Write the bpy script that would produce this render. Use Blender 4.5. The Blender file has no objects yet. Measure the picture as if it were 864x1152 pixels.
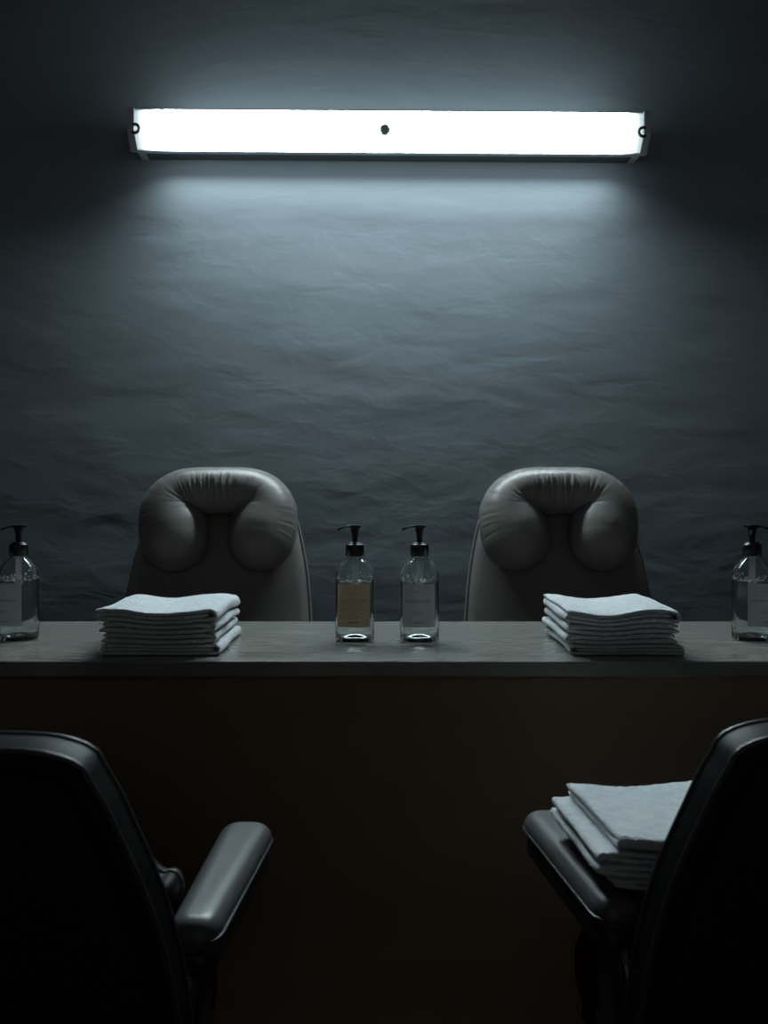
import bpy, math, random
import numpy as np
from mathutils import Vector, Matrix, noise
random.seed(7)
PI = math.pi
C = bpy.context.scene.collection
sc = bpy.context.scene
sc.view_settings.view_transform = 'Standard'
sc.view_settings.look = 'None'
sc.view_settings.exposure = 0.0

CAMZ = 1.16
TOPZ = 0.901          # counter top
WALLY = 2.84

# ------------------------------------------------------------------ materials
def mat(name, col, rough=0.5, metal=0.0, spec=0.5, bump=None, var=None, coat=0.0, sheen=0.0):
    """bump=(scale_vec, detail, strength, distance); var=(scale_vec, other colour, contrast lo, hi)"""
    m = bpy.data.materials.new(name); m.use_nodes = True
    nt = m.node_tree; b = nt.nodes['Principled BSDF']
    b.inputs['Base Color'].default_value = (*col, 1)
    b.inputs['Roughness'].default_value = rough
    b.inputs['Metallic'].default_value = metal
    b.inputs['Specular IOR Level'].default_value = spec
    b.inputs['Coat Weight'].default_value = coat
    if sheen:
        b.inputs['Sheen Weight'].default_value = sheen
        b.inputs['Sheen Roughness'].default_value = 0.5
    tc = nt.nodes.new('ShaderNodeTexCoord')
    if var:
        mp = nt.nodes.new('ShaderNodeMapping'); mp.inputs['Scale'].default_value = var[0]
        nt.links.new(tc.outputs['Object'], mp.inputs['Vector'])
        nz = nt.nodes.new('ShaderNodeTexNoise'); nz.inputs['Scale'].default_value = 1; nz.inputs['Detail'].default_value = 5
        nz.inputs['Distortion'].default_value = 0.6
        nt.links.new(mp.outputs[0], nz.inputs['Vector'])
        rp = nt.nodes.new('ShaderNodeValToRGB')
        rp.color_ramp.elements[0].position = var[2]; rp.color_ramp.elements[0].color = (*col, 1)
        rp.color_ramp.elements[1].position = var[3]; rp.color_ramp.elements[1].color = (*var[1], 1)
        nt.links.new(nz.outputs['Fac'], rp.inputs['Fac']); nt.links.new(rp.outputs[0], b.inputs['Base Color'])
    prev = None
    for bp in (bump or []):
        mp = nt.nodes.new('ShaderNodeMapping'); mp.inputs['Scale'].default_value = bp[0]
        nt.links.new(tc.outputs['Object'], mp.inputs['Vector'])
        nz = nt.nodes.new('ShaderNodeTexNoise'); nz.inputs['Scale'].default_value = 1; nz.inputs['Detail'].default_value = bp[1]
        nz.inputs['Distortion'].default_value = bp[4] if len(bp) > 4 else 0
        nt.links.new(mp.outputs[0], nz.inputs['Vector'])
        bu = nt.nodes.new('ShaderNodeBump'); bu.inputs['Strength'].default_value = bp[2]; bu.inputs['Distance'].default_value = bp[3]
        nt.links.new(nz.outputs['Fac'], bu.inputs['Height'])
        if prev: nt.links.new(prev.outputs[0], bu.inputs['Normal'])
        nt.links.new(bu.outputs[0], b.inputs['Normal']); prev = bu
    return m

def translucent(name, col, fac, rough=.5):
    m = bpy.data.materials.new(name); m.use_nodes = True
    nt = m.node_tree; nt.nodes.clear(); out = nt.nodes.new('ShaderNodeOutputMaterial')
    d = nt.nodes.new('ShaderNodeBsdfDiffuse'); t = nt.nodes.new('ShaderNodeBsdfTranslucent'); x = nt.nodes.new('ShaderNodeMixShader')
    nz = nt.nodes.new('ShaderNodeTexNoise'); nz.inputs['Scale'].default_value = 40
    hs = nt.nodes.new('ShaderNodeHueSaturation'); hs.inputs['Color'].default_value = (*col, 1)
    mr = nt.nodes.new('ShaderNodeMapRange'); mr.inputs['To Min'].default_value = .9; mr.inputs['To Max'].default_value = 1.08
    nt.links.new(nz.outputs['Fac'], mr.inputs['Value']); nt.links.new(mr.outputs[0], hs.inputs['Value'])
    for q in (d, t): nt.links.new(hs.outputs[0], q.inputs['Color'])
    x.inputs[0].default_value = fac
    nt.links.new(d.outputs[0], x.inputs[1]); nt.links.new(t.outputs[0], x.inputs[2]); nt.links.new(x.outputs[0], out.inputs[0])
    return m
M = {}
M['wall'] = mat('wall_plaster', (.245, .278, .308), .8, spec=.2,
                bump=[((5, 8, 11), 4, .42, .010, .4), ((2.0, 3, 4.5), 2, .55, .016, .3), ((60, 60, 60), 3, .05, .002)],
                var=((1.5, 1.5, 2.5), (.268, .302, .330), .35, .7))
M['sidewall'] = mat('side_wall_paint', (.030, .032, .034), .8, bump=[((12, 12, 12), 4, .2, .004)])
M['ceiling'] = mat('ceiling_paint', (.040, .042, .044), .9, bump=[((20, 20, 20), 4, .1, .003)])
M['floor'] = mat('floor_dark', (.020, .017, .014), .5, bump=[((8, 8, 8), 4, .1, .003)], var=((3, 30, 1), (.028, .024, .019), .3, .7))
M['stone'] = mat('counter_stone', (.180, .174, .157), .20, spec=.5,
                 var=((7, 40, 9), (.272, .266, .243), .32, .72))
M['panel'] = mat('counter_panel', (.240, .172, .110), .55, spec=.12, bump=[((2, 40, 2), 3, .05, .002)],
                 var=((2, 2, 9), (.28, .20, .13), .3, .7))
M['leather'] = mat('grey_leather', (.215, .198, .186), .40, spec=.6,
                   bump=[((260, 260, 260), 3, .08, .0012), ((9, 9, 9), 3, .25, .006)], var=((6, 6, 6), (.165, .152, .142), .3, .7))
M['leather_pad'] = mat('grey_leather_arm_pad', (.105, .105, .105), .36, spec=.5,
                   bump=[((260, 260, 260), 3, .07, .001), ((10, 10, 10), 2, .15, .004)])
M['leather_dark'] = mat('dark_leather', (.020, .019, .020), .40, spec=.45, bump=[((220, 220, 220), 3, .06, .001)])
M['leather_back'] = mat('dark_back_leather', (.007, .007, .0075), 0.5, spec=.12, bump=[((220, 220, 220), 3, .06, .001)])
M['shell'] = mat('dark_back_shell', (.006, .006, .007), .55, spec=.2)
M['piping'] = mat('piping_leather', (.17, .165, .155), .38)
M['piping_dark'] = mat('piping_dark', (.035, .034, .034), .32)
M['steel'] = mat('brushed_steel', (.35, .35, .35), .3, metal=1)
M['darkmetal'] = mat('dark_metal', (.03, .03, .03), .45, metal=.6)
M['towel'] = mat('white_terry', (.78, .81, .83), .95, spec=.1, sheen=.3,
                 bump=[((330, 330, 330), 2, 1.0, .003), ((70, 70, 70), 4, .5, .006)], var=((70, 70, 70), (.64, .68, .71), .40, .72))
M['black'] = mat('black_plastic', (.006, .006, .007), .28, spec=.5)
M['tube'] = translucent('milky_plastic', (.94, .95, .95), .7)
M['gold'] = translucent('kraft_label', (.78, .615, .43), .45)
M['gold_ink'] = translucent('kraft_label_print', (.36, .26, .15), .35)
M['grey'] = translucent('grey_label', (.78, .81, .86), .45)
M['grey_ink'] = translucent('grey_label_print', (.36, .38, .41), .35)
M['housing'] = mat('lamp_housing', (.10, .11, .115), .5)
M['cap'] = mat('lamp_end_cap', (.60, .63, .64), .6, spec=.2)
M['knob'] = mat('lamp_knob', (.80, .85, .83), .5)

def glass(name, ior, col=(1, 1, 1), rough=0.0):
    m = bpy.data.materials.new(name); m.use_nodes = True
    b = m.node_tree.nodes['Principled BSDF']
    b.inputs['Base Color'].default_value = (*col, 1)
    b.inputs['Transmission Weight'].default_value = 1
    b.inputs['Roughness'].default_value = rough
    b.inputs['IOR'].default_value = ior
    return m
M['glass'] = glass('clear_glass', 1.46, (.96, .98, .98))
M['liquid'] = glass('clear_liquid', 1.34, (.97, .985, .985))
M['foam'] = translucent('soap_foam', (.95, .97, .97), .5)

def emis(name, halflen, strength):
    m = bpy.data.materials.new(name); m.use_nodes = True
    nt = m.node_tree; nt.nodes.clear()
    out = nt.nodes.new('ShaderNodeOutputMaterial'); e = nt.nodes.new('ShaderNodeEmission')
    e.inputs['Color'].default_value = (.77, .948, 1.0, 1)
    tc = nt.nodes.new('ShaderNodeTexCoord'); sx = nt.nodes.new('ShaderNodeSeparateXYZ')
    nt.links.new(tc.outputs['Object'], sx.inputs[0])
    ab = nt.nodes.new('ShaderNodeMath'); ab.operation = 'ABSOLUTE'; nt.links.new(sx.outputs['X'], ab.inputs[0])
    mr = nt.nodes.new('ShaderNodeMapRange'); mr.interpolation_type = 'SMOOTHERSTEP'
    mr.inputs['From Min'].default_value = halflen - .16; mr.inputs['From Max'].default_value = halflen
    mr.inputs['To Min'].default_value = 1; mr.inputs['To Max'].default_value = 0
    nt.links.new(ab.outputs[0], mr.inputs['Value'])
    pw = nt.nodes.new('ShaderNodeMath'); pw.operation = 'MULTIPLY'; pw.inputs[1].default_value = strength
    nt.links.new(mr.outputs[0], pw.inputs[0])
    ad = nt.nodes.new('ShaderNodeMath'); ad.operation = 'ADD'; ad.inputs[1].default_value = .72
    nt.links.new(pw.outputs[0], ad.inputs[0])
    nt.links.new(ad.outputs[0], e.inputs['Strength']); nt.links.new(e.outputs[0], out.inputs[0])
    return m

# ------------------------------------------------------------------ mesh helpers
def mk(name, verts, faces, m, parent=None, smooth=True, matidx=None, label=None, kind=None):
    me = bpy.data.meshes.new(name); me.from_pydata([tuple(v) for v in verts], [], faces)
    me.validate()
    ms = m if isinstance(m, (list, tuple)) else [m]
    for x in ms: me.materials.append(x)
    if matidx:
        for p, i in zip(me.polygons, matidx): p.material_index = i
    if smooth:
        for p in me.polygons: p.use_smooth = True
    import bmesh
    bm = bmesh.new(); bm.from_mesh(me); bmesh.ops.recalc_face_normals(bm, faces=bm.faces); bm.to_mesh(me); bm.free()
    o = bpy.data.objects.new(name, me); C.objects.link(o)
    if parent: o.parent = parent
    if label: o['label'] = label
    if kind: o['kind'] = kind
    return o

def tag(o, label, cat, group=None):
    o['label'] = label; o['category'] = cat
    if group: o['group'] = group
    return o

def thing(name, label, cat, loc=(0, 0, 0), rz=0, group=None):
    o = bpy.data.objects.new(name, None); o.empty_display_size = .05; C.objects.link(o)
    o.location = loc; o.rotation_euler = (0, 0, rz)
    return tag(o, label, cat, group)

def box(x0, x1, y0, y1, z0, z1):
    v = [(x, y, z) for x in (x0, x1) for y in (y0, y1) for z in (z0, z1)]
    f = [(0, 1, 3, 2), (4, 6, 7, 5), (0, 4, 5, 1), (2, 3, 7, 6), (0, 2, 6, 4), (1, 5, 7, 3)]
    return v, f

def bevel(o, w, seg=3):
    md = o.modifiers.new('bevel', 'BEVEL'); md.width = w; md.segments = seg; md.limit_method = 'ANGLE'
    return o

def lathe(prof, n=64):
    v, f = [], []
    ring = []
    for (r, z) in prof:
        if r < 1e-6:
            v.append((0, 0, z)); ring.append([len(v) - 1] * n)
        else:
            s = len(v)
            for i in range(n):
                a = 2 * PI * i / n; v.append((r * math.cos(a), r * math.sin(a), z))
            ring.append(list(range(s, s + n)))
    for a, b in zip(ring, ring[1:]):
        for i in range(n):
            j = (i + 1) % n
            q = [a[i], a[j], b[j], b[i]]
            q = [x for k, x in enumerate(q) if x not in q[:k]]
            if len(q) > 2: f.append(q)
    return v, f

def tube(pts, r, n=10, closed=False):
    pts = [Vector(p) for p in pts]; N = len(pts); v, f = [], []
    rr = r if isinstance(r, (list, tuple)) else [r] * N
    prevu = None
    for i, p in enumerate(pts):
        if closed: t = pts[(i + 1) % N] - pts[i - 1]
        else: t = pts[min(i + 1, N - 1)] - pts[max(i - 1, 0)]
        t.normalize()
        if prevu is None:
            u = t.orthogonal().normalized()
        else:
            u = (prevu - t * prevu.dot(t)).normalized()
        prevu = u; w = t.cross(u)
        for k in range(n):
            a = 2 * PI * k / n
            v.append(p + (u * math.cos(a) + w * math.sin(a)) * rr[i])
    for i in range(N if closed else N - 1):
        for k in range(n):
            a, b = i * n, ((i + 1) % N) * n
            f.append((a + k, a + (k + 1) % n, b + (k + 1) % n, b + k))
    if not closed:
        f.append(tuple(range(n))[::-1]); f.append(tuple(range((N - 1) * n, N * n)))
    return v, f

def catmull(P, per=8, closed=False):
    out = []; n = len(P)
    for i in range(n if closed else n - 1):
        g = (lambda k: P[k % n]) if closed else (lambda k: P[max(0, min(n - 1, k))])
        p0, p1, p2, p3 = g(i - 1), g(i), g(i + 1), g(i + 2)
        for s in range(per):
            t = s / per
            out.append(tuple(.5 * (2 * b + (c - a) * t + (2 * a - 5 * b + 4 * c - d) * t * t + (3 * b - a - 3 * c + d) * t ** 3)
                             for a, b, c, d in zip(p0, p1, p2, p3)))
    if not closed: out.append(tuple(P[-1]))
    return out

def normals2(o):
    N = len(o); res = []
    for i in range(N):
        tx = o[(i + 1) % N][0] - o[i - 1][0]; ty = o[(i + 1) % N][1] - o[i - 1][1]
        l = math.hypot(tx, ty) or 1
        res.append((ty / l, -tx / l))
    return res            # outward for counter-clockwise outlines

def slab(o, t, er, bulge=(0, 0), K=6, R=10, erz=None):
    """rounded-edge slab on a CCW outline in (u,v); n from -t/2 (back) to t/2 (front)"""
    nm = normals2(o); N = len(o); v, f = [], []; rings = []; ez = er if erz is None else erz
    cx = sum(p[0] for p in o) / N; cy = sum(p[1] for p in o) / N
    inner = [(p[0] - n[0] * er, p[1] - n[1] * er) for p, n in zip(o, nm)]
    def cap(sign, bl, order):
        for s in order:
            st = len(v)
            for p in inner:
                v.append((cx + (p[0] - cx) * s, cy + (p[1] - cy) * s, sign * (t / 2 + bl * (1 - s ** 2.5))))
            rings.append(list(range(st, st + N)))
    v.append((cx, cy, -t / 2 - bulge[0])); 
    cap(-1, bulge[0], [(k + 1) / R for k in range(R)])
    for sgn in (-1, 1):
        for k in range(1, K + 1) if sgn < 0 else range(0, K):
            a = PI / 2 * k / K
            ins = er * (1 - (math.sin(a) if sgn < 0 else math.cos(a)))
            z = -t / 2 + ez * (1 - math.cos(a)) if sgn < 0 else t / 2 - ez + ez * math.sin(a)
            st = len(v)
            for p, n in zip(o, nm): v.append((p[0] - n[0] * ins, p[1] - n[1] * ins, z))
            rings.append(list(range(st, st + N)))
    cap(1, bulge[1], [1 - k / R for k in range(R)])
    v.append((cx, cy, t / 2 + bulge[1])); last = len(v) - 1
    for a, b in zip(rings, rings[1:]):
        for i in range(N):
            j = (i + 1) % N; f.append((a[i], a[j], b[j], b[i]))
    for i in range(N):
        j = (i + 1) % N
        f.append((0, rings[0][j], rings[0][i])); f.append((last, rings[-1][i], rings[-1][j]))
    return v, f

def rrect(w, h, r, per=6, cx=0, cy=0):
    out = []
    for (sx, sy, a0) in ((1, -1, -PI / 2), (1, 1, 0), (-1, 1, PI / 2), (-1, -1, PI)):
        for k in range(per + 1):
            a = a0 + PI / 2 * k / per
            out.append((cx + sx * (w / 2 - r) + r * math.cos(a), cy + sy * (h / 2 - r) + r * math.sin(a)))
    # densify straight runs
    res = []
    for i, p in enumerate(out):
        q = out[(i + 1) % len(out)]; d = math.hypot(q[0] - p[0], q[1] - p[1]); n = max(1, int(d / .03))
        for k in range(n): res.append((p[0] + (q[0] - p[0]) * k / n, p[1] + (q[1] - p[1]) * k / n))
    return res

def struct(name, b, m, bev=0):
    o = mk(name, *b, m, smooth=False); o['kind'] = 'structure'
    if bev: bevel(o, bev)
    return o

# ------------------------------------------------------------------ the room
struct('floor', box(-2.2, 2.2, -2.2, 3.0, -.1, 0), M['floor'])
struct('wall_back', box(-2.2, 2.2, WALLY, WALLY + .12, 0, 3.0), M['wall'])
struct('wall_left', box(-2.32, -2.2, -2.2, 3.0, 0, 3.0), M['sidewall'])
struct('wall_right', box(2.2, 2.32, -2.2, 3.0, 0, 3.0), M['sidewall'])
struct('ceiling', box(-2.32, 2.32, -2.2, 3.0, 3.0, 3.1), M['ceiling'])
struct('baseboard_back', box(-2.2, 2.2, WALLY - .015, WALLY, 0, .09), M['sidewall'])

# ------------------------------------------------------------------ counter
ct = thing('service_counter', 'long pale stone-topped counter with dark brown front panel, spanning the whole picture', 'counter', (0, 1.83, 0))
YF, YB = 1.5417, 2.1057
def local(b, o=(0, 1.83, 0)):
    return [(x - o[0], y - o[1], z - o[2]) for x, y, z in b[0]], b[1]
bevel(mk('countertop', *local(box(-1.45, 1.45, YF, YB, TOPZ - .027, TOPZ)), M['stone'], ct, smooth=False, label='pale mottled stone top'), .0025)
bevel(mk('front_panel', *local(box(-1.42, 1.42, YF + .035, YF + .065, .08, TOPZ - .027)), M['panel'], ct, smooth=False, label='dark brown front panel'), .002)
for s in (-1, 1):
    mk('end_panel', *local(box(s * 1.405 - .015, s * 1.405 + .015, YF + .065, YB - .03, 0, TOPZ - .027)), M['panel'], ct, smooth=False)
mk('plinth', *local(box(-1.40, 1.40, YF + .06, YF + .09, 0, .085)), M['shell'], ct, smooth=False)

# ------------------------------------------------------------------ lamp
LX, LD, LZ = .0147, 0, 2.300
lamp = thing('wall_lamp', 'long horizontal fluorescent light fixture glowing white on the dark wall', 'lamp', (LX, WALLY, LZ))
lamp.rotation_euler = (0, math.radians(.40), 0)
HL = .763
DIFF = [(.062, .060), (.155, .064), (.166, .062), (.171, .055), (.172, .030), (.171, .004), (.168, -.008), (.158, -.024), (.142, -.040), (.134, -.045), (.062, -.018)]
def extrude_x(prof, x0, x1, closed=True, cap=True, nx=1):
    v, f = [], []; n = len(prof)
    for k in range(nx + 1):
        x = x0 + (x1 - x0) * k / nx
        v += [(x, -d, h) for d, h in prof]
    for k in range(nx):
        for i in range(n if closed else n - 1):
            j = (i + 1) % n; f.append((k * n + i, k * n + j, (k + 1) * n + j, (k + 1) * n + i))
    if cap: f.append(tuple(range(n))); f.append(tuple(range(nx * n, nx * n + n)))
    return v, f
mk('housing', *extrude_x([(0, -.020), (0, .045), (.064, .050), (.064, -.022)], -HL, HL), M['housing'], lamp, smooth=False, label='dark grey metal housing')
mk('diffuser', *extrude_x(DIFF, -HL, HL), [emis('lamp_diffuser', HL, 84), emis('lamp_diffuser_top', HL, 3.6), emis('lamp_diffuser_under', HL, 1.6)], lamp, smooth=False, matidx=[1] + [0] * 8 + [2, 2, 1, 1], label='glowing white diffuser')
# thin rails along the upper and lower edge of the diffuser
mk('rail', *extrude_x([(.150, .0645), (.172, .0630), (.172, .0670), (.150, .0680)], -HL, HL), M['cap'], lamp, smooth=False)
mk('rail', *extrude_x([(.118, -.0420), (.138, -.0435), (.138, -.0480), (.118, -.0480)], -HL, HL), M['cap'], lamp, smooth=False)
CAPP = [(0, .069), (.174, .069), (.179, .064), (.179, .000), (.175, -.008), (.140, -.046), (.132, -.049), (.060, -.022), (0, -.022)]
for s in (-1, 1):
    e = mk('end_cap', *extrude_x(CAPP, s * HL, s * (HL + .022)), M['cap'], lamp, smooth=False, label='grey end cap')
    bevel(e, .002)
    pts = [(s * (HL - .006 + .012 * math.cos(a)), -.150 - .004 * math.sin(a), .002 + .014 * math.sin(a)) for a in [(-1.9 + 3.8 * k / 14) for k in range(15)]]
    pts = [(s * (HL - .004) - s * .013 * math.cos(a), -.186, .000 + .013 * math.sin(a)) for a in [(-2.2 + 4.4 * k / 16) for k in range(17)]]
    mk('clip', *tube(pts, .0045, 10), M['darkmetal'], e, label='small dark hook')
kp = [(0, .012), (.013, .012), (.0175, .009), (.0185, .002), (.0175, 0), (0, 0)]
kv, kf = lathe(kp, 24)
mk('knob', [(x - .012, -.1715 - z, y + .005) for x, y, z in kv], kf, M['knob'], lamp, label='small dark round knob')

# ------------------------------------------------------------------ chairs
def back_outline(tab, top, zb, flat, cosL):
    """tab: (z, half-width) from bottom to just below the corner; returns CCW outline in (u,v)"""
    right = [(w, (z - zb) / cosL) for z, w in tab]
    tv = (top - zb) / cosL
    R = [(tab[0][1] - .05, right[0][1] - .02)] + right
    # rounded corner
    w0, v0 = right[-1]
    for k in range(1, 8):
        a = PI / 2 * k / 8
        R.append((flat + (w0 - flat) * math.cos(a) ** .85, v0 + (tv - v0) * math.sin(a) ** .9))
    R.append((flat, tv)); R.append((flat * .5, tv + .001)); R.append((0, tv + .0015))
    L = [(-u, v) for u, v in R[-2::-1]]
    P = R + L
    o = catmull(P, 4, closed=True)
    # resample evenly
    return resample(o, 150)

def resample(o, n):
    d = [0]
    for i in range(len(o)):
        a, b = o[i], o[(i + 1) % len(o)]; d.append(d[-1] + math.hypot(a[0] - b[0], a[1] - b[1]))
    res = []; j = 0
    for k in range(n):
        t = d[-1] * k / n
        while d[j + 1] < t: j += 1
        s = (t - d[j]) / max(1e-9, d[j + 1] - d[j]); a, b = o[j], o[(j + 1) % len(o)]
        res.append((a[0] + (b[0] - a[0]) * s, a[1] + (b[1] - a[1]) * s))
    return res

def make_chair(name, label, kind, P):
    """faces +Y locally; origin on the floor below the seat"""
    root = thing(name, label, kind)
    L = math.radians(P['lean']); sL, cL = math.sin(L), math.cos(L); zb, yb = P['zb'], P['yb']
    def T(u, v, n): return (u, yb - v * sL + n * cL, zb + v * cL + n * sL)
    o = back_outline(P['tab'], P['top'], zb, P['flat'], cL)
    t, er = P['t'], P['er']
    v, f = slab(o, t, er, (.004, P['bulge']))
    back = mk('backrest', [T(*p) for p in v], f, P['mat'], root)
    nm = normals2(o)
    for n0, ins in P['pipes']:
        mk('piping', *tube([T(p[0] - q[0] * ins, p[1] - q[1] * ins, n0) for p, q in zip(o, nm)], P['pipe_r'], 8, closed=True), P['pipemat'], back)
    if P.get('shell'):
        i2 = [(p[0] - q[0] * P['shell'], p[1] - q[1] * P['shell']) for p, q in zip(o, nm)]
        v, f = slab(i2, .02, .008, (.004, 0))
        sh = mk('back_shell', [T(a, b, c - t / 2 - .003) for a, b, c in v], f, M['shell'], root, label='black back shell')
    # seat
    so = rrect(.44, .50, .09, 8, 0, .04)
    v, f = slab(so, .12, .045, (0, .015))
    seat = mk('seat', [(a, b, c + P['seat'] - .078) for a, b, c in v], f, P['mat'], root)
    mk('seat_pan', *box(-.20, .20, -.18, .24, P['seat'] - .17, P['seat'] - .135), M['shell'], root, smooth=False)
    # arms
    for s in (-1, 1):
        ao = []
        W, y0, y1 = .076, P['arm_y'][0], P['arm_y'][1]
        base = rrect(W, y1 - y0, .030, 8, 0, (y0 + y1) / 2)
        for a, b in base:
            k = (b - y0) / (y1 - y0)
            ao.append((a * (.74 + .26 * k), b))
        ao = resample(ao, 120)
        v, f = slab(ao, .040, .0215, (0, .0), K=10, erz=.0195)
        pad = mk('armrest', [(a + s * .267, b, c + P['arm_z'] - .024) for a, b, c in v], f, P['padmat'], root, label='padded leather armrest')
        nn = normals2(ao)
        mk('piping', *tube([(a + s * .267 + q[0] * .0005, b + q[1] * .0005, P['arm_z'] - .028) for (a, b), q in zip(ao, nn)], .0022, 8, closed=True), P['pipemat'], pad)
        ui = [(a - q[0] * .004, b - q[1] * .004) for (a, b), q in zip(ao, nn)]
        v, f = slab(ui, .030, .010)
        mk('armrest_base', [(a + s * .267, b, c + P['arm_z'] - .024 - .018 - .012) for a, b, c in v], f, M['leather_dark'], pad)
        # support plate running from the seat pan up to the pad
        az, se_ = P['arm_z'], P['seat']
        sp = [(-.03, az - .058), (-.10, az - .058), (-.122, az - .10), (-.124, se_ - .10), (-.11, se_ - .15), (.02, se_ - .15), (.03, se_ - .125), (-.03, se_ - .03), (-.055, az - .11)]
        sp = resample(catmull(sp[::-1], 6, closed=True)[::-1], 80)
        a_ = sum(sp[i][0] * sp[(i + 1) % 80][1] - sp[(i + 1) % 80][0] * sp[i][1] for i in range(80))
        if a_ < 0: sp = sp[::-1]
        v, f = slab(sp, .022, .008, R=3)
        mk('armrest_support', [(s * .266 + c, a, b) for a, b, c in v], f, M['leather_dark'], root)
        mk('bracket', *tube([(s * .262, -.095, P['arm_z'] - .058), (s * .266, -.118, P['arm_z'] - .066), (s * .266, -.128, P['arm_z'] - .085), (s * .266, -.118, P['arm_z'] - .105)], .005, 8), M['steel'], root, label='small metal bracket')
        mk('seat_rail', *box(s * .23 - .05, s * .23 + .05, -.06, .06, P['seat'] - .168, P['seat'] - .140), M['shell'], root, smooth=False)
    # pedestal
    ph = P['seat'] - .165
    mk('pedestal', *lathe([(0, .03), (.05, .03), (.05, .05), (.035, .06), (.032, ph - .05), (.07, ph), (0, ph)], 32), M['steel'], root)
    mk('base', *lathe([(0, 0), (.235, 0), (.24, .006), (.235, .014), (.16, .026), (.06, .034), (0, .034)], 48), M['steel'], root)
    return root, T, back

# rear chairs: tall, reclined, facing the camera
RK = 1.042
DZ = -.036
REAR = dict(lean=19, zb=.48, yb=-.140, top=CAMZ + .122 * RK + DZ, flat=.075 * RK, t=.090, er=.038, bulge=.006, seat=.50, arm_z=.70, arm_y=(-.13, .20),
            tab=[(CAMZ + (z - CAMZ) * RK + DZ, w * RK) for z, w in [(.54, .255), (.62, .258), (.75, .256), (.873, .2515), (1.008, .240), (1.10, .224), (1.17, .206), (1.212, .187)]],
            pipes=[(.030, .0045), (-.030, .0045)], pipe_r=.0028, mat=M['leather'], padmat=M['leather'], pipemat=M['piping'])

def make_pillow(T, back_t, root, vtop):
    """horseshoe pillow: two rounded sheets over the field distance-to-path / local radius"""
    S = RK / 437.0
    half = [(-50, 609, 39.0), (-51.5, 600, 39.5), (-54, 590, 37.5), (-56, 579, 34.5),
            (-52, 567, 31.5), (-40, 558, 29.5), (-21, 554, 27.8), (0, 553.5, 27.2)]
    P = half + [(-a, b, r) for a, b, r in half[-2::-1]]
    pts = np.array(catmull(P, 14))
    px, py, pr = pts[:, 0] * S, vtop - (pts[:, 1] - 527) * S * 1.03, pts[:, 2] * S
    L = np.concatenate([[0], np.cumsum(np.hypot(np.diff(px), np.diff(py)))]); sarc = L / L[-1] - .5
    tx, ty = np.gradient(px), np.gradient(py); tl = np.hypot(tx, ty); tx, ty = tx / tl, ty / tl
    def field(X, Y):
        d = np.hypot(X[..., None] - px, Y[..., None] - py) / pr
        k = d.argmin(-1); f = np.take_along_axis(d, k[..., None], -1)[..., 0]
        side = (X - px[k]) * -ty[k] + (Y - py[k]) * tx[k]     # >0 outside the U
        return f, k, side / pr[k]
    g = .0016
    x0, x1 = px.min() - .11, px.max() + .11; y0, y1 = py.min() - .11, py.max() + .09
    xs = np.arange(x0, x1, g); ys = np.arange(y0, y1, g)
    X, Y = np.meshgrid(xs, ys); f, k, sd = field(X, Y)
    inside = f < .995
    used = np.zeros_like(inside)
    cell = inside[:-1, :-1] | inside[1:, :-1] | inside[:-1, 1:] | inside[1:, 1:]
    for a in (slice(None, -1), slice(1, None)):
        for b in (slice(None, -1), slice(1, None)): used[a, b] |= cell
    # pull the outer ring onto the outline
    for _ in range(4):
        f, k, sd = field(X, Y)
        out = used & (f > .999)
        dx, dy = X - px[k], Y - py[k]
        X = np.where(out, px[k] + dx / f * .999, X); Y = np.where(out, py[k] + dy / f * .999, Y)
    f, k, sd = field(X, Y)
    rpx = pr[k] / S
    dep = .092 * (rpx / 36) ** .40
    # smooth the depth a little so that the inner corners read as creases, not steps
    h = np.sqrt(np.clip(1 - np.minimum(f, .9995) ** 2.15, 0, 1))
    s_ = sarc[k]
    arch = np.exp(-(s_ / .20) ** 2)
    W = np.zeros_like(X)
    idx = np.argwhere(used)
    for (a, b) in idx:
        t = s_[a, b]; q = sd[a, b]
        w1 = noise.noise(Vector((t * 46, 3.1, q * .8))) * .6 + noise.noise(Vector((t * 95, 7.7, q * .8))) * .45
        amp = arch[a, b] * max(0.0, min(1.0, .45 - q * .9)) * .22
        hem = max(0.0, q) ** 4 * (math.sin(t * 190 + 3 * noise.noise(Vector((t * 30, 0, 5)))) * .028) * (abs(t) > .08)
        big = noise.noise(Vector((X[a, b] * 16, Y[a, b] * 16, 4.0))) * .02
        W[a, b] = w1 * amp + hem + big
    n0 = back_t / 2 + .040
    zf = n0 + dep * h * (1 + W); zb_ = n0 - dep * .55 * h
    num = -np.ones(X.shape, int); v, fc = [], []
    for (a, b) in idx:
        num[a, b] = len(v); v.append(T(X[a, b], Y[a, b], zf[a, b]))
    numb = -np.ones(X.shape, int)
    for (a, b) in idx:
        if f[a, b] > .985 and not inside[a, b]: numb[a, b] = num[a, b]
        else:
            numb[a, b] = len(v); v.append(T(X[a, b], Y[a, b], zb_[a, b]))
    for (a, b) in np.argwhere(cell):
        q = [(a, b), (a, b + 1), (a + 1, b + 1), (a + 1, b)]
        fc.append(tuple(num[c] for c in q)); fc.append(tuple(numb[c] for c in q[::-1]))
    p = mk('neck_pillow', v, fc, M['leather'], root, label='horseshoe-shaped padded leather neck pillow')
    seam = []
    for i in range(0, len(px), 1):
        d_ = .092 * (pts[i, 2] / 36) ** .40
        q = .93
        seam.append(T(px[i] - ty[i] * pr[i] * q, py[i] + tx[i] * pr[i] * q, n0 + d_ * math.sqrt(1 - q ** 2.15) + .0005))
    mk('seam', *tube(seam, .0014, 6), M['piping'], p)
    return p

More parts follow.
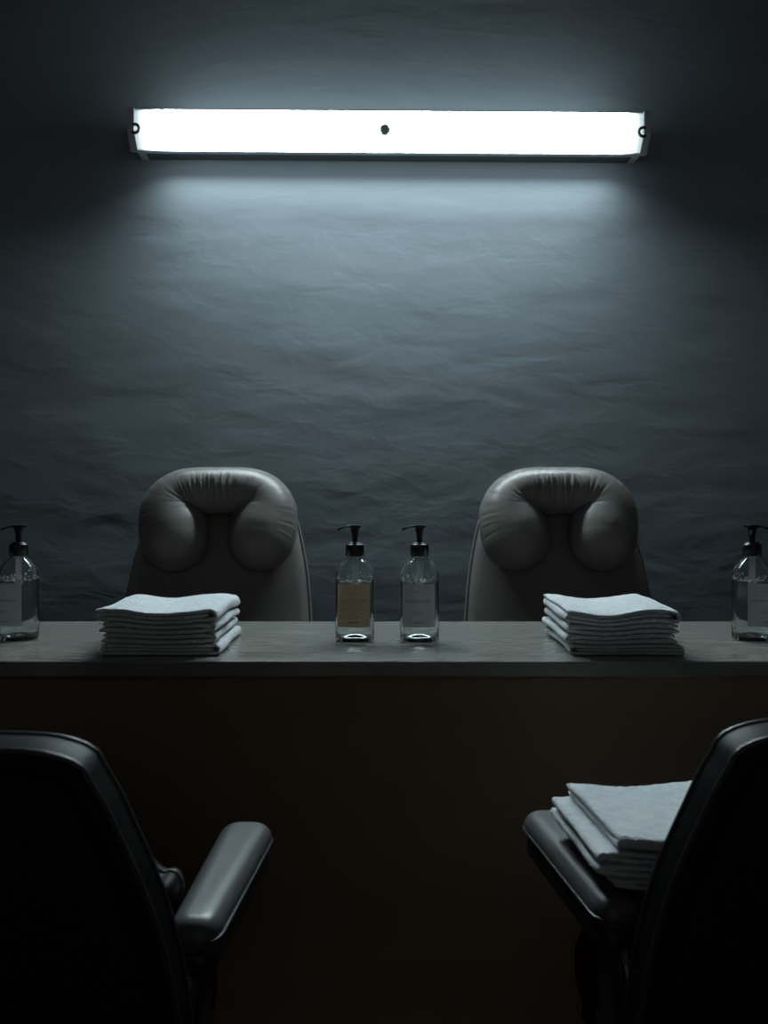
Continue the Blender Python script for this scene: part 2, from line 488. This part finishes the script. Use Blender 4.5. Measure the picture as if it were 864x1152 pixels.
for sx, x, lab in ((-1, -.4465, 'grey leather reclining chair with horseshoe neck pillow, behind the towel stack left of the bottles'),
                   (1, .4705, 'grey leather reclining chair with horseshoe neck pillow, behind the towel stack right of the bottles')):
    r, T, back = make_chair('reclining_chair', lab, 'chair', REAR)
    make_pillow(T, REAR['t'], r, (REAR['top'] - REAR['zb']) / math.cos(math.radians(19)))
    r['group'] = 'reclining chairs behind the counter'
    r.location = (x, 2.195, 0); r.rotation_euler = (0, 0, PI + sx * math.radians(-2.5))

# front chairs: seen from behind
FRONT = dict(lean=10, zb=.50, yb=-.160, top=.943, flat=.128, t=.052, er=.013, bulge=.012, seat=.55, arm_z=.721, arm_y=(-.115, .215),
             tab=[(.52, .275), (.60, .282), (.67, .280), (.721, .274), (.779, .262), (.825, .247), (.851, .237), (.89, .222), (.912, .210)],
             pipes=[(-.018, .0015), (.018, .0015)], pipe_r=.0035, mat=M['leather_back'], padmat=M['leather_pad'], pipemat=M['piping_dark'], shell=.018)
r, T, back = make_chair('salon_armchair', 'dark leather armchair in the left foreground, seen from behind, its right armrest showing', 'chair', FRONT)
r.location = (-.471, 1.085, 0); r.rotation_euler = (0, 0, math.radians(-2.5)); r['group'] = 'dark armchairs in the foreground'; CH_L = r
r, T, back = make_chair('salon_armchair', 'dark leather armchair in the right foreground, seen from behind, holding a towel pile', 'chair', FRONT)
r.location = (.527, 1.150, 0); r.rotation_euler = (0, 0, math.radians(5.5)); r['group'] = 'dark armchairs in the foreground'; CH_R = r

# ------------------------------------------------------------------ towels
def towel_mesh(W, D, Tt, z0, H, amp, seed, mirror=False, swap=False, ny=44, wave=None, layers=3, ox=0):
    """a towel folded into three layers: section in (x,z), swept along y.  Base at z=0 before sagging."""
    pitch = Tt / layers; t = pitch * (.86 if layers == 3 else .80)
    zc = [pitch * (k + .5) for k in range(layers)]
    pts = []; st = .0065
    xl, xr = -W / 2, W / 2
    def run(xa, xb, z):
        n = max(2, int(abs(xb - xa) / st))
        for k in range(n + 1): pts.append((xa + (xb - xa) * k / n, z))
    def arc(cx, z1, z2, sgn):
        rr = abs(z2 - z1) / 2; n = 9
        for k in range(1, n):
            a = PI * k / n
            pts.append((cx + sgn * rr * math.sin(a), (z1 + z2) / 2 + (z1 - z2) / 2 * math.cos(a)))
    rb = (zc[-1] - zc[0]) / 2; rs = (zc[1] - zc[0]) / 2
    if layers == 2:
        run(xl + .004, xr - rb, zc[1]); arc(xr - rb, zc[1], zc[0], 1); run(xr - rb, xl, zc[0])
    if layers == 3: run(xl + .003, xr - rb, zc[2]); arc(xr - rb, zc[2], zc[0], 1); run(xr - rb, xl + rs + .002, zc[0]); arc(xl + rs + .002, zc[0], zc[1], -1); run(xl + rs + .002, xr - rb - .006, zc[1])
    if layers == 2:      # the folded end opens into a small loop
        pts[:] = [(x, z + (.0016 * math.exp(-((x - xr + .008) / .010) ** 2) * (-1 if z > Tt / 2 else 1))) for x, z in pts]
    n = len(pts); A, B = [], []
    for i in range(n):
        a, b = pts[max(0, i - 1)], pts[min(n - 1, i + 1)]
        dx, dz = b[0] - a[0], b[1] - a[1]; l = math.hypot(dx, dz) or 1
        nx, nz = -dz / l, dx / l
        e = min(i, n - 1 - i); th = t / 2 * (.62 if e == 0 else .95 if e == 1 else 1)
        A.append((pts[i][0] + nx * th, pts[i][1] + nz * th, pts[i])); B.append((pts[i][0] - nx * th, pts[i][1] - nz * th, pts[i]))
    poly = A + B[::-1]; m = len(poly)
    rows = [0, .0009, .0030] + [.0030 + (D - .0060) * k / ny for k in range(1, ny)] + [D - .0030, D - .0009, D]
    tk = [.40, .80, 1] + [1] * (ny - 1) + [1, .80, .40]
    v, f = [], []
    rnd = random.Random(seed)
    for y, kk in zip(rows, tk):
        for (x, z, c) in poly:
            px = c[0] + (x - c[0]) * kk; pz = c[1] + (z - c[1]) * kk
            yy = y - D / 2
            # irregular layer edges
            e = noise.noise(Vector((c[0] * 9, c[1] * 300, seed))) * .006 * (1 if y > D / 2 else -1) * abs(yy) / (D / 2)
            sh = noise.noise(Vector((seed * 3.3, yy * 9, c[1] * 60))) * .0055
            X = px + sh; Y = yy + e
            if mirror: X = -X
            if swap: X, Y = Y, X
            zz = pz
            zt = (z0 + zz) / H
            g = wave(X + ox, Y) if wave else 0
            Z = zz + amp * zt * g + zt * .0022 * noise.noise(Vector((X * 14, Y * 14, 2.0)))
            j = .0006
            v.append((X + rnd.uniform(-j, j), Y + rnd.uniform(-j, j), Z + rnd.uniform(-j, j) * (1 if z0 + zz > .003 else 0)))
    R = len(rows)
    for i in range(R - 1):
        for k in range(m):
            f.append((i * m + k, i * m + (k + 1) % m, (i + 1) * m + (k + 1) % m, (i + 1) * m + k))
    for base in (0, (R - 1) * m):
        for k in range(n - 1):
            f.append((base + k, base + k + 1, base + m - 2 - k, base + m - 1 - k))
    return v, f

def stack(loc, rz, specs, labels, group, wave, amp, H):
    z = 0
    for k, (sp, lab) in enumerate(zip(specs, labels)):
        W, D, Tt, dx, dy, mir, swap, lay = (*sp, 2)[:8]
        v, f = towel_mesh(W, D, Tt, z, H, amp, seed=k * 7.3 + loc[0] * 31 + 3, mirror=mir, swap=swap, wave=wave, ox=dx, layers=lay)
        o = mk('folded_towel', v, f, M['towel'])
        c, s = math.cos(rz), math.sin(rz)
        o.location = (loc[0] + c * dx - s * dy, loc[1] + s * dx + c * dy, loc[2] + z); o.rotation_euler = (0, 0, rz)
        tag(o, lab, 'towel', group)
        z += Tt + .0004

def wave_l(x, y):
    return -math.cos(2 * PI * (x + .012 + y * .18) / .19) * .9 + .5 * max(0, y) / .13 + .25 * math.sin(y * 25)
def wave_r(x, y):
    return -math.cos(2 * PI * (x + .020 - y * .10) / .19) * .9 + .4 * max(0, y) / .13 + .25 * math.sin(y * 21 + 1)
names = ['bottom', 'second from the bottom', 'second from the top', 'topmost']
hl = .081
specs = [(.214, .270, .0190, .002, 0, False, False, 3), (.206, .268, .0185, -.002, .002, False, False),
         (.205, .270, .0185, -.002, -.002, False, False), (.216, .272, .0235, -.006, 0, False, False, 3)]
stack((-.408, 1.737, TOPZ + .0006), math.radians(.5), specs,
      ['white towel in the left counter stack, %s of four' % n for n in names],
      'folded towels stacked on the left of the counter', wave_l, .0052, hl)
specs = [(.204, .270, .0185, .005, 0, True, False, 3), (.198, .268, .0185, -.003, .003, True, False),
         (.198, .270, .0185, -.003, -.002, True, False), (.205, .274, .0235, -.004, 0, False, False, 3)]
stack((.437, 1.737, TOPZ + .0006), math.radians(-1), specs,
      ['white towel in the right counter stack, %s of four' % n for n in names],
      'folded towels stacked on the right of the counter', wave_r, .0056, hl)

# towels on the right armchair
def wave_c(x, y): return -math.cos(2 * PI * (x + .01) / .22) * .8 + .2 * math.sin(y * 30)
hc = .235
spc = []; labc = []
lev = [.0312] * 5 + [.0150, .0145, .0145, .0200]
tot = 0
for k, Tt in enumerate(lev):
    up = k >= 5
    spc.append(((.205 if up else .20), .205, Tt, (-.004 * (k % 2) + ((.016, -.010, -.006, 0, 0)[k - 5] if up else .066)), .003 * ((k * 3) % 3 - 1), True, False))
W_, D_, Tt, dx, dy, mir, sw = spc[-1]
spc[-1] = (.205, .212, .020, .014, -.004, True, True)
ordn = ['bottom', 'second from the bottom', 'third from the bottom', 'fourth from the bottom', 'fifth from the bottom', 'fourth from the top', 'third from the top', 'second from the top', 'topmost']
stack((.352, 1.135, .5505 + .0125), math.radians(4.5), spc,
      ['white folded towel on the right armchair, %s of nine' % n for n in ordn],
      'folded towels piled on the right foreground armchair', wave_c, .0058, hc)

# dark cushion wedged in the left armchair, beside its armrest
cu = [(-.15, .01), (-.05, .0), (.06, .0), (.125, .012), (.143, .06), (.146, .115), (.147, .135), (.1515, .148), (.148, .160), (.140, .1665), (.133, .1655), (.1285, .1635),
      (.121, .170), (.107, .182), (.085, .196), (.045, .205), (.0, .208), (-.06, .204), (-.12, .198), (-.155, .175), (-.165, .10), (-.162, .04)]
cu = resample(catmull(cu, 6, closed=True), 140)
v, f = slab(cu, .070, .012, (.010, .010), erz=.030)
o = mk('leather_cushion', [(a, c, b) for a, b, c in v], f, M['leather_back'])
o.location = (-.392, 1.058, .5505 + .0145); o.rotation_euler = (math.radians(0), 0, math.radians(-1))
tag(o, 'small dark cushion with a humped top edge, wedged beside the left armrest', 'cushion')
nm_ = normals2(cu)
mk('piping', *tube([(a, .006, b) for a, b in cu], .0028, 8, closed=True), M['piping'], o, label='piping coloured pale as a lit rim')  # pale piping colour stands in for the rim light on the dark cushion

# ------------------------------------------------------------------ bottles
def bez_shoulder():
    return catmull([(.0390, .122), (.0389, .128), (.0376, .1375), (.0340, .1480), (.0275, .1570), (.0205, .1630), (.0165, .1665), (.0155, .1700)], 5)
OUT = [(0, .0125), (.004, .0123), (.008, .0116), (.012, .0104), (.016, .0086), (.020, .0066), (.024, .0042), (.0275, .0020), (.0300, .0006), (.0325, .0001), (.0350, .0003), (.0372, .0012), (.0386, .0036), (.0390, .0070), (.0390, .04), (.0390, .08)] + bez_shoulder() + [(.0155, .180)]
INN = [(.0128, .180), (.0128, .1700), (.0140, .1655), (.0185, .1605), (.0258, .1545), (.0322, .1460), (.0354, .1370), (.0366, .128), (.0367, .122), (.0367, .08), (.0367, .04), (.0366, .014), (.0352, .0105), (.0318, .0085), (.0280, .0085), (.024, .0098), (.018, .0125), (.012, .0150), (.006, .0163), (0, .0167)]
LIQ = [(0, .01675), (.006, .01635), (.012, .01505), (.018, .01255), (.024, .00985), (.0280, .0086), (.0318, .0086), (.0353, .0106), (.0365, .014), (.0366, .04), (.0366, .08), (.0366, .1205), (.0363, .1220), (.0350, .1210), (.0300, .1205), (0, .1205)]

LINES = {
 'kraft': [(.79, 1, .30, .52), (.74, 1, .12, .22), (.64, 1, .10, .90), (.60, 1, .10, .88), (.565, 1, .10, .90), (.52, 1, .10, .75), (.48, 1, .10, .85), (.44, 1, .10, .84), (.40, 1, .10, .78),
           (.36, 1, .10, .62), (.32, 1, .10, .80), (.28, 1, .12, .60), (.24, 1, .10, .70), (.20, 1, .15, .58), (.10, 3, .38, .66)],
 'grey': [(.80, 1, .42, .58), (.605, 2, .12, .86), (.575, 1, .12, .78), (.35, 1, .36, .66), (.32, 1, .40, .60), (.10, 2, .40, .62)],
}
def label_mesh(kind, R=.0393, half=math.radians(54.5), z0=.0315, z1=.1165):
    nc, nr = 84, 84; v, f, mi = [], [], []
    for j in range(nr + 1):
        for i in range(nc + 1):
            a = -PI / 2 - half + 2 * half * i / nc
            v.append((R * math.cos(a), R * math.sin(a), z0 + (z1 - z0) * j / nr))
    rnd = random.Random(kind)
    mask = set()
    for (h, th, a, b) in LINES[kind]:
        r0 = int(h * nr)
        i = int(a * nc)
        while i < b * nc:
            w = rnd.choice((2, 3, 4, 6))
            for q in range(i, min(i + w, int(b * nc))):
                for t in range(th): mask.add((q, r0 + t))
            i += w + 1
    for j in range(nr):
        for i in range(nc):
            k = j * (nc + 1) + i
            f.append((k, k + 1, k + nc + 2, k + nc + 1)); mi.append(1 if (i, j) in mask else 0)
    return v, f, mi

def make_bottle(label, loc, turn, kind, flip=1):
    t = thing('pump_bottle', label, 'bottle', loc, 0, 'pump bottles on the counter')
    g = mk('bottle', *lathe(OUT + INN, 72), M['glass'], t, label='clear glass bottle')
    mk('liquid', *lathe(LIQ, 72), M['liquid'], t, label='clear liquid')
    v, f, mi = label_mesh(kind)
    c, s = math.cos(turn), math.sin(turn)
    v = [(x * c - y * s, x * s + y * c, z) for x, y, z in v]
    mk('paper_label', v, f, [M['gold'], M['gold_ink']] if kind == 'kraft' else [M['grey'], M['grey_ink']], t, matidx=mi,
       label='brown paper label with dark print' if kind == 'kraft' else 'pale grey paper label with dark print')
    # pump
    col = mk('collar', *lathe([(.0, .1700), (.0180, .1700), (.0186, .1706), (.0186, .1915), (.0178, .1935), (.0150, .1945), (.0135, .1952), (.0135, .1968), (.0125, .1976), (0, .1976)], 48), M['black'], t, label='black screw collar')
    st = mk('pump_stem', *lathe([(0, .1970), (.0058, .1970), (.0056, .2060), (.0062, .2130), (.0080, .2200), (.0086, .2250), (.0086, .2290), (0, .2290)], 32), M['black'], t)
    # actuator head with nozzle: outline in (x,z), extruded in y
    prof = [(.0118, .2325), (.0128, .2318), (.0122, .2290), (.0100, .2268), (.0080, .2262), (-.0080, .2262), (-.0110, .2282), (-.0180, .2268), (-.0290, .2232), (-.0345, .2206), (-.0350, .2222), (-.0338, .2240), (-.0280, .2266), (-.0190, .2300), (-.0120, .2320), (-.0060, .2328), (.0060, .2328)]
    wid = lambda x: .0098 if x > -.007 else max(.0042, .0098 + (x + .007) * .30)
    n = len(prof); v, f = [], []
    for sgn, ins in ((-1, .8), (-.92, .93), (-.7, 1.0), (.7, 1.0), (.92, .93), (1, .8)):
        mz = .2290
        for x, z in prof:
            v.append((flip * x, sgn * wid(x), z if ins == 1 else z + (.228 - (.0 if x > -.01 else -(x + .01) * -.22) - z) * (1 - ins)))
    for k in range(5):
        for i in range(n):
            j = (i + 1) % n; f.append((k * n + i, k * n + j, (k + 1) * n + j, (k + 1) * n + i))
    f.append(tuple(range(n))); f.append(tuple(range(5 * n, 6 * n)))
    mk('pump_head', v, f, M['black'], t, smooth=False, label='black pump head with thin nozzle')
    # pump body inside the neck and the dip tube
    mk('dip_tube', *lathe([(0, .1700), (.0105, .1700), (.0105, .1640), (.0062, .1620), (.0060, .1130), (.0045, .1100), (.0030, .1090), (.0030, .0450), (0, .0450)], 24), M['tube'], t, label='milky plastic dip tube')
    # froth clinging above the liquid
    rnd = random.Random(label); v, f = [], []
    for q in range(60):
        a = rnd.uniform(0, 2 * PI); r = rnd.uniform(.0010, .0024)
        R = .0366 - r * .55 - max(0, 0); z = .1208 + abs(rnd.gauss(0, .0045)) + r
        if z > .127: R -= (z - .127) * .25
        cx, cy = R * math.cos(a), R * math.sin(a); b0 = len(v); nu, nv = 8, 5
        v.append((cx, cy, z - r))
        for j in range(1, nv):
            th = PI * j / nv
            for i in range(nu):
                p = 2 * PI * i / nu; v.append((cx + r * math.sin(th) * math.cos(p), cy + r * math.sin(th) * math.sin(p), z - r * math.cos(th)))
        v.append((cx, cy, z + r)); e = len(v) - 1
        for i in range(nu):
            f.append((b0, b0 + 1 + (i + 1) % nu, b0 + 1 + i)); f.append((e, e - nu + i, e - nu + (i + 1) % nu))
        for j in range(nv - 2):
            for i in range(nu):
                k = b0 + 1 + j * nu; f.append((k + i, k + (i + 1) % nu, k + nu + (i + 1) % nu, k + nu + i))
    mk('froth', v, f, M['foam'], t, kind='stuff')
    return t

BZ = TOPZ + .0003
make_bottle('clear pump bottle with grey label, cut by the left edge of the picture', (-.742, 1.805, BZ), math.radians(-24), 'grey')
make_bottle('clear pump bottle with brown paper label, left of the middle pair', (-.0585, 1.787, BZ), math.radians(-4), 'kraft')
make_bottle('clear pump bottle with grey label, right of the middle pair', (.0715, 1.787, BZ), math.radians(-7), 'grey')
make_bottle('clear pump bottle with grey label and nozzle turned right, at the right picture edge', (.7455, 1.800, BZ), math.radians(20), 'grey', flip=-1)

# ------------------------------------------------------------------ light and camera
al = bpy.data.lights.new('lamp_underside_light', 'AREA'); al.shape = 'RECTANGLE'; al.size = 1.42; al.size_y = .05
al.energy = 4.9; al.color = (.77, .948, 1.0); al.spread = math.radians(135)
ao_ = bpy.data.objects.new('lamp_underside_light', al); C.objects.link(ao_)
ao_.location = (LX, WALLY - .095, LZ - .034); ao_.rotation_euler = (0, math.radians(.4), 0)

w = bpy.data.worlds.new('World'); sc.world = w; w.use_nodes = True
bg = w.node_tree.nodes['Background']; bg.inputs[0].default_value = (1.0, .96, .94, 1); bg.inputs[1].default_value = .082

cam = bpy.data.cameras.new('Camera'); co = bpy.data.objects.new('Camera', cam); C.objects.link(co)
co.location = (0, 0, CAMZ); co.rotation_euler = (PI / 2, 0, 0)
cam.sensor_fit = 'HORIZONTAL'; cam.sensor_width = 24; cam.lens = 1000 / 864 * 24
cam.clip_start = .02
cam.dof.use_dof = True; cam.dof.focus_distance = 1.80; cam.dof.aperture_fstop = 5.0
sc.camera = co
